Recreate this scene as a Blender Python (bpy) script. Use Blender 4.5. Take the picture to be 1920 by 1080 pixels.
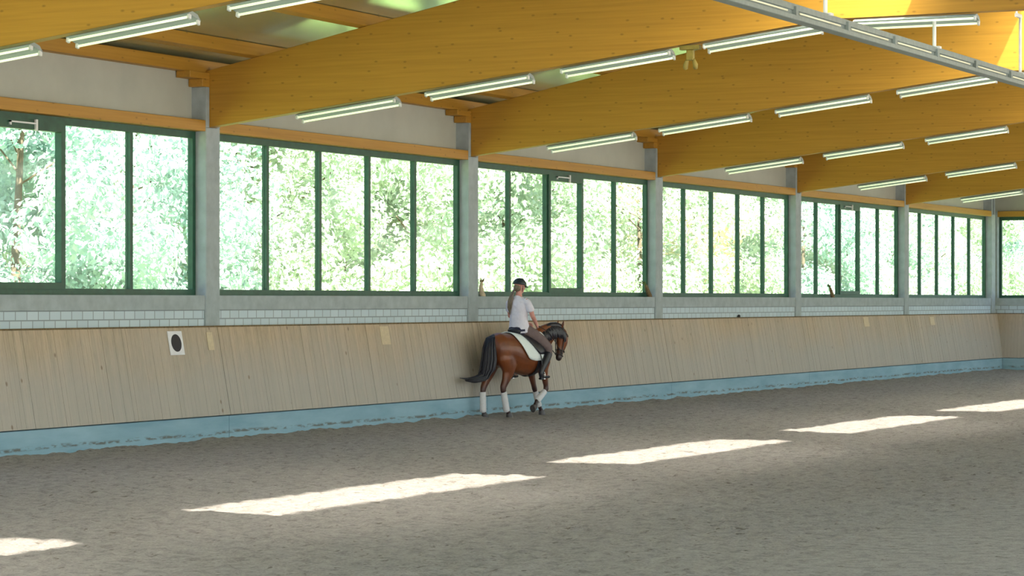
import bpy, bmesh, math, random
from mathutils import Vector, Matrix, noise
random.seed(7)
for o in list(bpy.data.objects): bpy.data.objects.remove(o)
C = bpy.context.scene.collection
SC = bpy.context.scene
PI = math.pi

# ------------------------------------------------------------------ camera
F_PX, YAW, CAM_D, CAM_H, HORIZON = 4846.6, 1.1176, 20.244, 2.0, 564.08
cam = bpy.data.cameras.new('camera'); cam.sensor_width = 36.0
cam.lens = 36.0 * F_PX / 1920.0
cam.shift_y = (HORIZON - 540.0) / 1920.0
cam.clip_end = 600
camo = bpy.data.objects.new('camera', cam); C.objects.link(camo)
camo.location = (0, -CAM_D, CAM_H); camo.rotation_euler = (PI / 2, 0, -YAW)
SC.camera = camo

# ------------------------------------------------------------------ light
SUN_DIR = Vector((0.60, 0.475, -1.0)).normalized()          # the way the light travels
world = bpy.data.worlds.new('world'); SC.world = world; world.use_nodes = True
wn = world.node_tree; wn.nodes.clear()
wo = wn.nodes.new('ShaderNodeOutputWorld'); wb = wn.nodes.new('ShaderNodeBackground')
sk = wn.nodes.new('ShaderNodeTexSky'); sk.sky_type = 'NISHITA'; sk.sun_disc = False
sk.sun_elevation = math.asin(-SUN_DIR.z); sk.sun_rotation = math.atan2(-SUN_DIR.x, -SUN_DIR.y)
sk.air_density = 1.0; sk.dust_density = 1.2; sk.ozone_density = 1.0
wn.links.new(sk.outputs[0], wb.inputs[0]); wb.inputs[1].default_value = 0.33
wn.links.new(wb.outputs[0], wo.inputs[0])
sl = bpy.data.lights.new('sun', 'SUN'); sl.energy = 32; sl.angle = math.radians(0.9); sl.color = (1, 0.93, 0.82)
so = bpy.data.objects.new('sun', sl); C.objects.link(so)
so.rotation_euler = SUN_DIR.to_track_quat('-Z', 'Y').to_euler(); so.location = (10, -20, 30)
SC.view_settings.view_transform = 'Standard'; SC.view_settings.look = 'None'
SC.view_settings.gamma = 1.0; SC.view_settings.use_curve_mapping = False
SC.view_settings.exposure = 0.4
try:
    SC.cycles.max_bounces = 10; SC.cycles.diffuse_bounces = 6; SC.cycles.transparent_max_bounces = 24
except Exception: pass

# ------------------------------------------------------------------ materials
def newmat(name):
    m = bpy.data.materials.new(name); m.use_nodes = True
    return m, m.node_tree, m.node_tree.nodes['Principled BSDF']
def N(nt, t, **k):
    n = nt.nodes.new(t)
    for a, b in k.items(): setattr(n, a, b)
    return n
def ramp(nt, src, stops):
    r = N(nt, 'ShaderNodeValToRGB'); el = r.color_ramp.elements
    while len(el) < len(stops): el.new(0.5)
    for e, (p, c) in zip(el, stops): e.position = p; e.color = (c[0], c[1], c[2], 1)
    nt.links.new(src, r.inputs[0]); return r.outputs[0]
def coords(nt, scale=(1, 1, 1), loc=(0, 0, 0), kind='Object'):
    tc = N(nt, 'ShaderNodeTexCoord'); mp = N(nt, 'ShaderNodeMapping')
    mp.inputs['Scale'].default_value = scale; mp.inputs['Location'].default_value = loc
    nt.links.new(tc.outputs[kind], mp.inputs[0]); return mp.outputs[0]
def noisetex(nt, vec, scale, detail=4, rough=.55):
    n = N(nt, 'ShaderNodeTexNoise'); n.inputs['Scale'].default_value = scale
    n.inputs['Detail'].default_value = detail; n.inputs['Roughness'].default_value = rough
    nt.links.new(vec, n.inputs['Vector']); return n.outputs[0]
def mixc(nt, fac, a, b, mode='MIX'):
    m = N(nt, 'ShaderNodeMix', data_type='RGBA', blend_type=mode)
    for i, v in ((0, fac), (6, a), (7, b)):
        if isinstance(v, (int, float)): m.inputs[i].default_value = v
        elif isinstance(v, tuple): m.inputs[i].default_value = (v[0], v[1], v[2], 1)
        else: nt.links.new(v, m.inputs[i])
    return m.outputs[2]
def bump(nt, b, h, strength=.3, dist=.02):
    n = N(nt, 'ShaderNodeBump'); n.inputs['Strength'].default_value = strength; n.inputs['Distance'].default_value = dist
    nt.links.new(h, n.inputs['Height']); nt.links.new(n.outputs[0], b.inputs['Normal'])
def flat(name, col, rough=.6, metal=0, var=.12, scale=6):
    m, nt, b = newmat(name)
    v = coords(nt); f = noisetex(nt, v, scale)
    lo = tuple(c * (1 - var) for c in col); hi = tuple(min(1, c * (1 + var)) for c in col)
    nt.links.new(ramp(nt, f, [(.3, lo), (.7, hi)]), b.inputs['Base Color'])
    b.inputs['Roughness'].default_value = rough; b.inputs['Metallic'].default_value = metal
    return m
def glulam(name, light, dark, axis):
    m, nt, b = newmat(name)
    sc = {'y': (30, .8, 30), 'x': (.8, 30, 30)}[axis]
    g = noisetex(nt, coords(nt, sc), 1.0, 3)
    sl_ = {'y': (1, .15, 14), 'x': (.15, 1, 14)}[axis]
    lam = noisetex(nt, coords(nt, sl_), 1.0, 1)
    c1 = ramp(nt, g, [(.25, dark), (.75, light)])
    c2 = mixc(nt, .22, c1, ramp(nt, lam, [(.35, dark), (.65, light)]))
    vo = N(nt, 'ShaderNodeTexVoronoi', voronoi_dimensions='2D'); vo.inputs['Scale'].default_value = 1.0
    tk = N(nt, 'ShaderNodeTexCoord'); sk_ = N(nt, 'ShaderNodeSeparateXYZ'); ck = N(nt, 'ShaderNodeCombineXYZ'); nt.links.new(tk.outputs['Object'], sk_.inputs[0])
    for i_, (ch, f_) in enumerate(((axis.upper(), 2.1), ('Z', 4.2))):
        mm_ = N(nt, 'ShaderNodeMath', operation='MULTIPLY'); mm_.inputs[1].default_value = f_
        nt.links.new(sk_.outputs[ch], mm_.inputs[0]); nt.links.new(mm_.outputs[0], ck.inputs[i_])
    nt.links.new(ck.outputs[0], vo.inputs['Vector'])
    k = ramp(nt, vo.outputs['Distance'], [(.02, (.6, .6, .6)), (.075, (0, 0, 0))])
    kd = tuple(c * .45 for c in dark)
    nt.links.new(mixc(nt, k, c2, kd), b.inputs['Base Color'])
    b.inputs['Roughness'].default_value = .5
    bump(nt, b, g, .08, .01)
    return m
M = {}
M['glulam'] = glulam('glulam', (.53, .275, .030), (.39, .195, .018), 'y')
M['purlin'] = glulam('purlin_wood', (.50, .265, .035), (.38, .19, .02), 'x')
M['concrete'] = flat('concrete', (.36, .42, .44), .85, 0, .13, 5)
M['panel'] = flat('upper_panel', (.46, .48, .42), .8, 0, .05, 2)
M['deck'] = flat('roof_deck', (.52, .64, .50), .2, .65, .07, 1.5)
M['green'] = flat('green_frame', (.018, .085, .05), .45, 0, .2, 8)
M['white_metal'] = flat('white_metal', (.72, .75, .76), .35, .1, .04, 9)
M['lamp_body'] = flat('lamp_housing', (.30, .36, .36), .4, .1, .05, 9)
M['galv'] = flat('galvanised_steel', (.24, .29, .28), .5, .4, .12, 14)
M['black'] = flat('black_paint', (.015, .013, .022), .6, 0, .2, 12)
M['white'] = flat('white_board', (.80, .80, .84), .6, 0, .03, 12)
M['pale_wood'] = flat('pale_board', (.62, .52, .36), .8, 0, .08, 20)
M['olive'] = flat('olive_metal', (.22, .17, .03), .6, 0, .2, 12)
M['bark'] = flat('bark', (.12, .09, .06), .9, 0, .3, 10)
M['sill_obj'] = flat('dry_brown', (.16, .11, .05), .9, 0, .4, 30)
M['sill_green'] = flat('dry_green', (.10, .16, .05), .9, 0, .4, 30)
def tube_mat():
    m, nt, b = newmat('fluorescent_tube')
    b.inputs['Base Color'].default_value = (.85, .9, .8, 1)
    b.inputs['Emission Color'].default_value = (.86, 1, .62, 1); b.inputs['Emission Strength'].default_value = .5
    return m
M['tube'] = tube_mat()
def strip_mat():
    m, nt, b = newmat('warm_strip')
    b.inputs['Base Color'].default_value = (.8, .8, .6, 1)
    b.inputs['Emission Color'].default_value = (1, .93, .55, 1); b.inputs['Emission Strength'].default_value = .05
    return m
M['strip'] = strip_mat()
def glass_mat(name, tint, refl=.05):
    m = bpy.data.materials.new(name); m.use_nodes = True; nt = m.node_tree; nt.nodes.clear()
    o = N(nt, 'ShaderNodeOutputMaterial'); t = N(nt, 'ShaderNodeBsdfTransparent'); g = N(nt, 'ShaderNodeBsdfGlossy')
    t.inputs[0].default_value = (*tint, 1); g.inputs['Roughness'].default_value = .03
    mx = N(nt, 'ShaderNodeMixShader'); mx.inputs[0].default_value = refl
    nt.links.new(t.outputs[0], mx.inputs[1]); nt.links.new(g.outputs[0], mx.inputs[2]); nt.links.new(mx.outputs[0], o.inputs[0])
    return m
M['glass'] = glass_mat('window_glass', (.93, .98, .96))
def sky_mat():
    m = glass_mat('skylight_glass', (.92, .94, .92), .04); nt = m.node_tree; mx = nt.nodes['Mix Shader']; o = nt.nodes['Material Output']
    r = N(nt, 'ShaderNodeBsdfRefraction'); r.inputs['IOR'].default_value = 1.45; r.inputs['Roughness'].default_value = .42
    m2 = N(nt, 'ShaderNodeMixShader'); m2.inputs[0].default_value = .4
    nt.links.new(mx.outputs[0], m2.inputs[1]); nt.links.new(r.outputs[0], m2.inputs[2]); nt.links.new(m2.outputs[0], o.inputs[0])
    return m
M['skyglass'] = sky_mat()
def brick_mat(name, axis):
    m, nt, b = newmat(name)
    tc = N(nt, 'ShaderNodeTexCoord'); sp = N(nt, 'ShaderNodeSeparateXYZ'); cb = N(nt, 'ShaderNodeCombineXYZ')
    nt.links.new(tc.outputs['Object'], sp.inputs[0])
    nt.links.new(sp.outputs['X' if axis == 'x' else 'Y'], cb.inputs[0]); nt.links.new(sp.outputs['Z'], cb.inputs[1])
    br = N(nt, 'ShaderNodeTexBrick'); nt.links.new(cb.outputs[0], br.inputs[0])
    br.inputs['Scale'].default_value = 1; br.inputs['Brick Width'].default_value = .245; br.inputs['Row Height'].default_value = .1225
    br.inputs['Mortar Size'].default_value = .009; br.inputs['Mortar Smooth'].default_value = .2
    br.inputs['Color1'].default_value = (.56, .67, .73, 1); br.inputs['Color2'].default_value = (.50, .61, .67, 1)
    br.inputs['Mortar'].default_value = (.27, .32, .35, 1); br.offset = .5
    nt.links.new(br.outputs[0], b.inputs['Base Color']); b.inputs['Roughness'].default_value = .8
    return m
M['brick_x'] = brick_mat('sand_lime_brick', 'x'); M['brick_y'] = brick_mat('sand_lime_brick_end', 'y')
def plinth_mat(name):
    m, nt, b = newmat(name)
    base = ramp(nt, noisetex(nt, coords(nt, (.7, .7, 3)), 1.5, 5), [(.3, (.21, .37, .47)), (.7, (.32, .49, .59))])
    # a broken dark crust line left by the footing about 10 cm up, and splashes
    tc = N(nt, 'ShaderNodeTexCoord'); sp = N(nt, 'ShaderNodeSeparateXYZ'); nt.links.new(tc.outputs['Object'], sp.inputs[0])
    wob = noisetex(nt, coords(nt, (.5, .5, .5)), 1.2, 3)
    ad = N(nt, 'ShaderNodeMath', operation='MULTIPLY_ADD'); ad.inputs[1].default_value = .10
    nt.links.new(wob, ad.inputs[0]); nt.links.new(sp.outputs['Z'], ad.inputs[2])
    line = ramp(nt, ad.outputs[0], [(.125, (0, 0, 0)), (.145, (1, 1, 1)), (.16, (1, 1, 1)), (.19, (0, 0, 0))])
    brk = ramp(nt, noisetex(nt, coords(nt, (4, 4, 14)), 1.6, 4), [(.44, (0, 0, 0)), (.58, (1, 1, 1))])
    msk = mixc(nt, 1.0, line, brk, 'MULTIPLY')
    nt.links.new(mixc(nt, msk, base, (.14, .15, .14)), b.inputs['Base Color'])
    b.inputs['Roughness'].default_value = .75
    return m
M['plinth'] = plinth_mat('plinth_concrete')
def plank_mat(name, axis):
    m, nt, b = newmat(name)
    tc = N(nt, 'ShaderNodeTexCoord'); sp = N(nt, 'ShaderNodeSeparateXYZ'); nt.links.new(tc.outputs['Object'], sp.inputs[0])
    dv = N(nt, 'ShaderNodeMath', operation='DIVIDE'); dv.inputs[1].default_value = .0969
    nt.links.new(sp.outputs['X' if axis == 'x' else 'Y'], dv.inputs[0])
    fl = N(nt, 'ShaderNodeMath', operation='FLOOR'); nt.links.new(dv.outputs[0], fl.inputs[0])
    wnz = N(nt, 'ShaderNodeTexWhiteNoise', noise_dimensions='1D'); nt.links.new(fl.outputs[0], wnz.inputs['W'])
    pl = ramp(nt, wnz.outputs['Value'], [(0, (.41, .325, .225)), (.5, (.47, .365, .26)), (1, (.54, .42, .295))])
    sc = (34, 34, 1.4)
    g = noisetex(nt, coords(nt, sc), 1.0, 3)
    c1 = mixc(nt, .30, pl, ramp(nt, g, [(.3, (.30, .24, .17)), (.7, (.62, .50, .35))]))
    # grey weathering: kicked sand dust on the lower and middle boards, ragged upper edge
    wb_ = noisetex(nt, coords(nt, (.45, .45, 1.2)), 1.0, 4)
    a = N(nt, 'ShaderNodeMath', operation='MULTIPLY_ADD'); a.inputs[1].default_value = 1.3
    nt.links.new(wb_, a.inputs[0]); nt.links.new(sp.outputs['Z'], a.inputs[2])
    dust = ramp(nt, a.outputs[0], [(.50, (.85, .85, .85)), (1.0, (0, 0, 0))])
    a2 = N(nt, 'ShaderNodeMapRange'); a2.inputs[1].default_value = 1.45; a2.inputs[2].default_value = 2.35; a2.inputs[3].default_value = .85; a2.inputs[4].default_value = 0
    nt.links.new(a.outputs[0], a2.inputs[0])
    c2 = mixc(nt, a2.outputs[0], c1, mixc(nt, .2, (.42, .415, .40), c1))
    vo = N(nt, 'ShaderNodeTexVoronoi'); nt.links.new(coords(nt, (3.2, 3.2, 2.2)), vo.inputs['Vector']); vo.inputs['Scale'].default_value = 1
    k = ramp(nt, vo.outputs['Distance'], [(.04, (1, 1, 1)), (.09, (0, 0, 0))])
    nt.links.new(mixc(nt, k, c2, (.26, .20, .15)), b.inputs['Base Color'])
    b.inputs['Roughness'].default_value = .75
    return m
M['plank_x'] = plank_mat('kickboard_planks', 'x'); M['plank_y'] = plank_mat('kickboard_planks_end', 'y')
def sand_mat():
    m, nt, b = newmat('arena_sand')
    v = coords(nt)
    big = ramp(nt, noisetex(nt, v, .35, 5), [(.3, (.25, .224, .212)), (.7, (.35, .314, .296))])
    mid = noisetex(nt, coords(nt, (3.0, 3.0, 3)), 2.2, 6, .65)
    c = mixc(nt, .6, big, ramp(nt, mid, [(.38, (.10, .09, .085)), (.48, (.325, .288, .268)), (.66, (.50, .445, .415))]))
    fine = noisetex(nt, v, 38, 4, .7)
    c = mixc(nt, .45, c, ramp(nt, fine, [(.3, (.155, .136, .13)), (.7, (.52, .46, .43))]))
    spk = ramp(nt, noisetex(nt, coords(nt), 9, 5, .6), [(.33, (1, 1, 1)), (.39, (0, 0, 0))])
    c = mixc(nt, mixc(nt, 1.0, spk, (.75, .75, .75), 'MULTIPLY'), c, (.10, .075, .055))
    nt.links.new(c, b.inputs['Base Color']); b.inputs['Roughness'].default_value = .95
    bump(nt, b, fine, .6, .03)
    return m
M['sand'] = sand_mat()
M['lawn'] = flat('meadow_grass', (.20, .28, .10), .9, 0, .3, .6)
M['gravel'] = flat('yard_gravel', (.36, .35, .33), .95, 0, .2, 4)
def leaf_mat(name, col, col2):
    m, nt, b = newmat(name)
    gi = N(nt, 'ShaderNodeNewGeometry')
    c = ramp(nt, gi.outputs['Random Per Island'], [(0, col), (1, col2)])
    out = nt.nodes['Material Output']; tr = N(nt, 'ShaderNodeBsdfTranslucent'); mx = N(nt, 'ShaderNodeMixShader'); mx.inputs[0].default_value = .4
    nt.links.new(c, b.inputs['Base Color']); nt.links.new(c, tr.inputs[0]); b.inputs['Roughness'].default_value = .38
    nt.links.new(b.outputs[0], mx.inputs[1]); nt.links.new(tr.outputs[0], mx.inputs[2]); nt.links.new(mx.outputs[0], out.inputs[0])
    return m
M['leaf_a'] = leaf_mat('leaves_fresh', (.44, .54, .40), (.68, .74, .62))  # both green leaf sets whitened: overexposed glare put into their colour
M['leaf_b'] = leaf_mat('leaves_cool', (.38, .54, .48), (.64, .74, .68))
M['leaf_y'] = leaf_mat('leaves_cream', (.66, .60, .40), (.88, .83, .62))  # cream leaf colour stands in for a hazy sunlit clearing
def coat_mat():
    m, nt, b = newmat('bay_coat')
    tc = N(nt, 'ShaderNodeTexCoord'); sp = N(nt, 'ShaderNodeSeparateXYZ'); nt.links.new(tc.outputs['Object'], sp.inputs[0])
    c = ramp(nt, noisetex(nt, coords(nt, (3, 3, 3)), 1.5, 3), [(.3, (.12, .03, .009)), (.7, (.21, .058, .014))])
    mr = N(nt, 'ShaderNodeMapRange'); mr.inputs[1].default_value = .42; mr.inputs[2].default_value = .74; mr.inputs[3].default_value = 1; mr.inputs[4].default_value = 0
    nt.links.new(sp.outputs['Z'], mr.inputs[0])
    c = mixc(nt, mr.outputs[0], c, (.03, .012, .014))
    # black muzzle: forward of the chest and low on the head
    mz = N(nt, 'ShaderNodeMapRange'); mz.inputs[1].default_value = 1.02; mz.inputs[2].default_value = 1.22; mz.inputs[3].default_value = 1; mz.inputs[4].default_value = 0
    nt.links.new(sp.outputs['Z'], mz.inputs[0])
    fx = N(nt, 'ShaderNodeMapRange'); fx.inputs[1].default_value = .88; fx.inputs[2].default_value = .94; nt.links.new(sp.outputs['X'], fx.inputs[0])
    mm = N(nt, 'ShaderNodeMath', operation='MULTIPLY'); nt.links.new(mz.outputs[0], mm.inputs[0]); nt.links.new(fx.outputs[0], mm.inputs[1])
    c = mixc(nt, mm.outputs[0], c, (.035, .02, .02))
    nt.links.new(c, b.inputs['Base Color']); b.inputs['Roughness'].default_value = .36
    return m
M['coat'] = coat_mat()
def hair_mat(name, a, c):
    m, nt, b = newmat(name)
    nt.links.new(ramp(nt, noisetex(nt, coords(nt, (30, 30, 4)), 1.5, 3), [(.3, a), (.7, c)]), b.inputs['Base Color'])
    b.inputs['Roughness'].default_value = .42
    return m
M['mane'] = hair_mat('black_horse_hair', (.006, .006, .012), (.016, .015, .028))
M['hair'] = hair_mat('brown_hair', (.07, .05, .04), (.26, .20, .13))
M['hoof'] = flat('hoof', (.06, .055, .06), .5, 0, .2, 20)
M['bandage'] = flat('white_bandage', (.66, .66, .70), .85, 0, .05, 30)
M['pad'] = flat('white_saddle_pad', (.80, .86, .86), .85, 0, .03, 30)
M['leather'] = flat('black_leather', (.012, .012, .02), .35, 0, .2, 30)
M['shirt'] = flat('white_shirt', (.72, .70, .80), .9, 0, .04, 20)
M['breech'] = flat('grey_brown_breeches', (.16, .115, .115), .9, 0, .1, 20)
M['navy'] = flat('navy_full_seat', (.012, .014, .04), .8, 0, .1, 20)
M['skin'] = flat('skin', (.62, .29, .24), .5, 0, .05, 20)
M['helmet'] = flat('dark_helmet', (.012, .022, .03), .4, 0, .1, 20)
M['steel'] = flat('stirrup_steel', (.6, .62, .65), .25, .9, .05, 20)
M['eye'] = flat('dark_eye', (.01, .006, .005), .1, 0, .1, 20)
M['lip'] = flat('lips', (.45, .14, .13), .5, 0, .05, 20)

# ------------------------------------------------------------------ helpers
def link(name, me, parent=None):
    o = bpy.data.objects.new(name, me); C.objects.link(o)
    if parent is not None: o.parent = parent
    return o
def obj(name, bm, mat, parent=None, loc=None, smooth=False):
    me = bpy.data.meshes.new(name); bmesh.ops.recalc_face_normals(bm, faces=bm.faces[:])
    bm.to_mesh(me); bm.free(); me.materials.append(mat)
    if smooth:
        for p in me.polygons: p.use_smooth = True
    o = link(name, me, parent)
    if loc: o.location = loc
    return o
def tag(o, label=None, cat=None, group=None, kind=None):
    if label: o['label'] = label
    if cat: o['category'] = cat
    if group: o['group'] = group
    if kind: o['kind'] = kind
    return o
def empty(name, loc, rz=0):
    o = link(name, None); o.location = loc; o.rotation_euler = (0, 0, rz); o.empty_display_size = .2
    return o
def copy_tree(o, parent=None):
    c = o.copy(); C.objects.link(c)
    if parent is not None: c.parent = parent
    for ch in list(o.children): copy_tree(ch, c)
    return c
def box(bm, x0, x1, y0, y1, z0, z1, mtx=None):
    vs = [bm.verts.new((x, y, z)) for x in (x0, x1) for y in (y0, y1) for z in (z0, z1)]
    if mtx is not None:
        for v in vs: v.co = mtx @ v.co
    for q in ((0, 1, 3, 2), (4, 6, 7, 5), (0, 4, 5, 1), (2, 3, 7, 6), (0, 2, 6, 4), (1, 5, 7, 3)):
        bm.faces.new([vs[i] for i in q])
    return vs
def bevel(bm, w=.006, seg=1):
    bmesh.ops.bevel(bm, geom=bm.edges[:], offset=w, segments=seg, affect='EDGES', profile=.5)
def prism_yz(bm, pts, x0, x1):
    a = [bm.verts.new((x0, y, z)) for y, z in pts]; b = [bm.verts.new((x1, y, z)) for y, z in pts]
    bm.faces.new(a); bm.faces.new(b[::-1]); n = len(pts)
    for i in range(n): bm.faces.new((a[i], b[i], b[(i + 1) % n], a[(i + 1) % n]))
def loft(bm, pts, seg=16, up=Vector((0, 1, 0)), cap=True):
    """pts: (position, half size along 'up', half size across). 'up' is the lateral reference."""
    P = [Vector(p[0]) for p in pts]; rings = []
    for i, (p, a, b) in enumerate(pts):
        t = (P[min(i + 1, len(P) - 1)] - P[max(i - 1, 0)]).normalized()
        s = (up - t * up.dot(t))
        if s.length < 1e-4: s = Vector((1, 0, 0)) - t * t.x
        s.normalize(); n = t.cross(s)
        rings.append([bm.verts.new(P[i] + s * a * math.cos(2 * PI * k / seg) + n * b * math.sin(2 * PI * k / seg)) for k in range(seg)])
    for r0, r1 in zip(rings, rings[1:]):
        for k in range(seg): bm.faces.new((r0[k], r0[(k + 1) % seg], r1[(k + 1) % seg], r1[k]))
    if cap:
        for idx, r in ((0, rings[0]), (-1, rings[-1])):
            p = P[idx]; q = P[1] if idx == 0 else P[-2]
            d = (p - q).normalized() * min(pts[idx][1], pts[idx][2]) * .5
            c = bm.verts.new(p + d)
            for k in range(seg): bm.faces.new((r[k], r[(k + 1) % seg], c))
def tube(bm, pts, r, seg=8):
    loft(bm, [(p, r, r) for p in pts], seg, Vector((.03, .99, .1)).normalized())
def ball(bm, c, r, s=(1, 1, 1), seg=14):
    m = Matrix.Translation(c) @ Matrix.Diagonal((*s, 1))
    bmesh.ops.create_uvsphere(bm, u_segments=seg, v_segments=seg // 2 + 2, radius=r, matrix=m)
def remesh(o, vox=.014, it=6, fac=.5):
    r = o.modifiers.new('remesh', 'REMESH'); r.mode = 'VOXEL'; r.voxel_size = vox; r.use_smooth_shade = True
    s = o.modifiers.new('smooth', 'SMOOTH'); s.iterations = it; s.factor = fac
    return o
def proj(X, Y, Z):
    dy = Y + CAM_D; s, c = math.sin(YAW), math.cos(YAW)
    dep = X * s + dy * c; lat = X * c - dy * s
    return 960 + F_PX * lat / dep, HORIZON - F_PX * (Z - 2) / dep
ORD = ['first', 'second', 'third', 'fourth', 'fifth', 'sixth', 'seventh', 'eighth', 'ninth']

# ------------------------------------------------------------------ dimensions
L = 8.345; R0 = 31.89                       # right edges of the columns: R0 + k*L
COLW = .37
def R(k): return R0 + k * L
XE = 73.72                                  # inner face of the end wall
RIDGE = 10.7
def btop(t): return 5.33 + .2 * (t if t <= RIDGE else 2 * RIDGE - t)
HW = 2 * RIDGE
XW = -2.0

# ------------------------------------------------------------------ floor and ground
def make_floor():
    x0, x1, y0, y1 = 12.0, XE, -13.5, -.2
    st = .085; nx = int((x1 - x0) / st); ny = int((y1 - y0) / st)
    verts = []; faces = []
    for j in range(ny + 1):
        for i in range(nx + 1):
            x = x0 + (x1 - x0) * i / nx; y = y0 + (y1 - y0) * j / ny
            edge = min(1, min(i, nx - i, ny - j if False else 99, j) / 4)
            h = noise.noise((x * 1.1, y * 1.1, 0)) * .012 + noise.noise((x * 3.7, y * 3.7, 5)) * .018 + noise.noise((x * 8, y * 8, 9)) * .026
            near = max(0, 1 - (-y - .25) / .45)
            h += near * (.03 + .035 * (noise.noise((x * 1.3, 0, 3)) + .4 * noise.noise((x * 5, 0, 3))))
            verts.append((x, y, h * edge))
    for j in range(ny):
        for i in range(nx):
            a = j * (nx + 1) + i; faces.append((a, a + 1, a + nx + 2, a + nx + 1))
    b = len(verts)
    for r in ((XW, x0, -HW, .0), (x0, x1, -HW, y0), (x0, x1, y1, .1)):
        n = len(verts); verts += [(r[0], r[2], 0), (r[1], r[2], 0), (r[1], r[3], 0), (r[0], r[3], 0)]; faces.append((n, n + 1, n + 2, n + 3))
    me = bpy.data.meshes.new('floor'); me.from_pydata(verts, [], faces); me.materials.append(M['sand'])
    for p in me.polygons: p.use_smooth = True
    tag(link('floor', me), 'grey brown sand footing of the riding arena', kind='structure')
make_floor()
bm = bmesh.new(); box(bm, -120, 260, .5, 200, -.3, -.05); box(bm, XE + .5, 260, -HW, .5, -.3, -.05)
tag(obj('lawn', bm, M['lawn']), 'sunny meadow outside the windows', kind='structure')
bm = bmesh.new(); box(bm, -120, 260, -120, -HW - .01, -.3, -.06); box(bm, -120, XW - .01, -HW, .5, -.3, -.06)  # unseen ground added; wall left out on this side to let fill light in
tag(obj('yard', bm, M['gravel']), 'gravel yard outside the open long side', kind='structure')

# ------------------------------------------------------------------ long wall (y = 0 is the face of the columns)
bm = bmesh.new(); box(bm, XW, XE + .4, .04, .38, -.0275, 1.8375)
tag(obj('wall_back', bm, M['brick_x'], loc=(0, 0, .0275)), 'white sand-lime brick band above the kickboard', kind='structure')
bm = bmesh.new(); box(bm, XW, XE + .4, .25, .42, 4.60, 5.62)
tag(obj('wall_back', bm, M['panel']), 'pale panel wall between window heads and roof', kind='structure')
# end wall
bm = bmesh.new(); box(bm, XE + .04, XE + .38, -HW, .04, -.0275, 1.8375)
tag(obj('wall_right', bm, M['brick_y'], loc=(0, 0, .0275)), 'white brick band of the end wall', kind='structure')
bm = bmesh.new()
pts = [(.25, 4.60), (.25, 5.45), (-RIDGE, 7.55), (-HW, 5.42), (-HW, 4.60)]
prism_yz(bm, pts, XE + .25, XE + .42)
tag(obj('wall_right', bm, M['panel']), 'pale gable wall above the end windows', kind='structure')
bm = bmesh.new(); box(bm, XE + .0, XE + .42, -HW, -.02, 1.866, 2.08); bevel(bm, .008)
tag(obj('trim_20', bm, M['concrete']), 'concrete sill beam of the end wall', kind='structure')
bm = bmesh.new(); box(bm, XE + .01, XE + .25, -HW, -.02, 4.44, 4.60); bevel(bm, .006)
tag(obj('trim_21', bm, M['purlin']), 'timber rail above the end wall windows', kind='structure')
n = 1
for k in range(-1, 5 + 1):
    xa, xb = (R(k - 1) if k > -1 else XW), R(k) - COLW
    bm = bmesh.new(); box(bm, xa, xb, .02, .42, 1.866, 2.08); bevel(bm, .008)
    tag(obj('trim_%d' % n, bm, M['concrete']), 'concrete sill beam below the windows', kind='structure'); n += 1
    bm = bmesh.new(); box(bm, xa, xb, .01, .26, 4.44, 4.60); bevel(bm, .006)
    tag(obj('trim_%d' % n, bm, M['purlin']), 'timber rail above the windows', kind='structure'); n += 1

# ------------------------------------------------------------------ windows
def window(idx, x0, x1, casement, along='x', label=''):
    """frame faces sit 18 cm behind the column face"""
    root = empty('window_%d' % idx, (x0, .18, 2.08) if along == 'x' else (XE + .18, x0, 2.08), 0 if along == 'x' else -PI / 2)
    tag(root, label, kind='structure')
    W = abs(x1 - x0); H = 4.44 - 2.08; d = .085; n_p = 5
    bm = bmesh.new(); box(bm, 0, W, 0, d, 0, .085); box(bm, 0, W, 0, d, H - .10, H)
    box(bm, 0, .075, 0, d, .085, H - .10); box(bm, W - .075, W, 0, d, .085, H - .10)
    obj('window_frame', bm, M['green'], root)
    pw = (W - .15 - 4 * .07) / 5
    for i in range(5):
        a = .075 + i * (pw + .07)
        if i < 4:
            bm = bmesh.new(); box(bm, a + pw, a + pw + .07, 0, d, .085, H - .10)
            obj('mullion', bm, M['green'], root)
        par = root; off = 0
        if casement and i == 2:
            bm = bmesh.new(); e = .075; y0, y1 = -.03, d - .01
            box(bm, a - .02, a + pw + .02, y0, y1, .075, .085 + e); box(bm, a - .02, a + pw + .02, y0, y1, H - .10 - e - .03, H - .09)
            box(bm, a - .02, a + e - .01, y0, y1, .085 + e, H - .10 - e - .03); box(bm, a + pw - e + .01, a + pw + .02, y0, y1, .085 + e, H - .10 - e - .03)
            cs = obj('casement', bm, M['green'], root); off = e - .01
            bm = bmesh.new(); box(bm, a + .30, a + pw - .62, -.055, -.03, H - .135, H - .115)
            box(bm, a + pw - .66, a + pw - .62, -.06, -.03, H - .22, H - .07); box(bm, a + .30, a + .33, -.055, -.03, H - .17, H - .115)
            tag(obj('opener_arm', bm, M['white_metal'], cs), 'pale metal opener arm')
        bm = bmesh.new(); box(bm, a + off, a + pw - off, .035, .045, .085 + off, H - .10 - off * 1.4)
        obj('window_pane', bm, M['glass'], root)
    return root
for k in range(0, 6):
    xa, xb = R(k - 1) + .005, R(k) - COLW - .005
    window(k + 1, xa, xb, k % 2 == 0, 'x', 'green framed five-pane window, %s from the left along the long wall' % ORD[k])
bm = bmesh.new(); box(bm, XE - .0, XE + .30, -.035, .30, 1.87, 4.60)
tag(obj('trim_22', bm, M['concrete']), 'concrete corner pier between the last window and the end wall', kind='structure')
yy = -.04; j = 7
while yy - 8 > -HW:
    window(j, yy, yy - 8.0, False, 'y', 'green framed window in the end wall, %s from the corner' % ORD[j - 7]); j += 1
    yy -= 8.345

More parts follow.
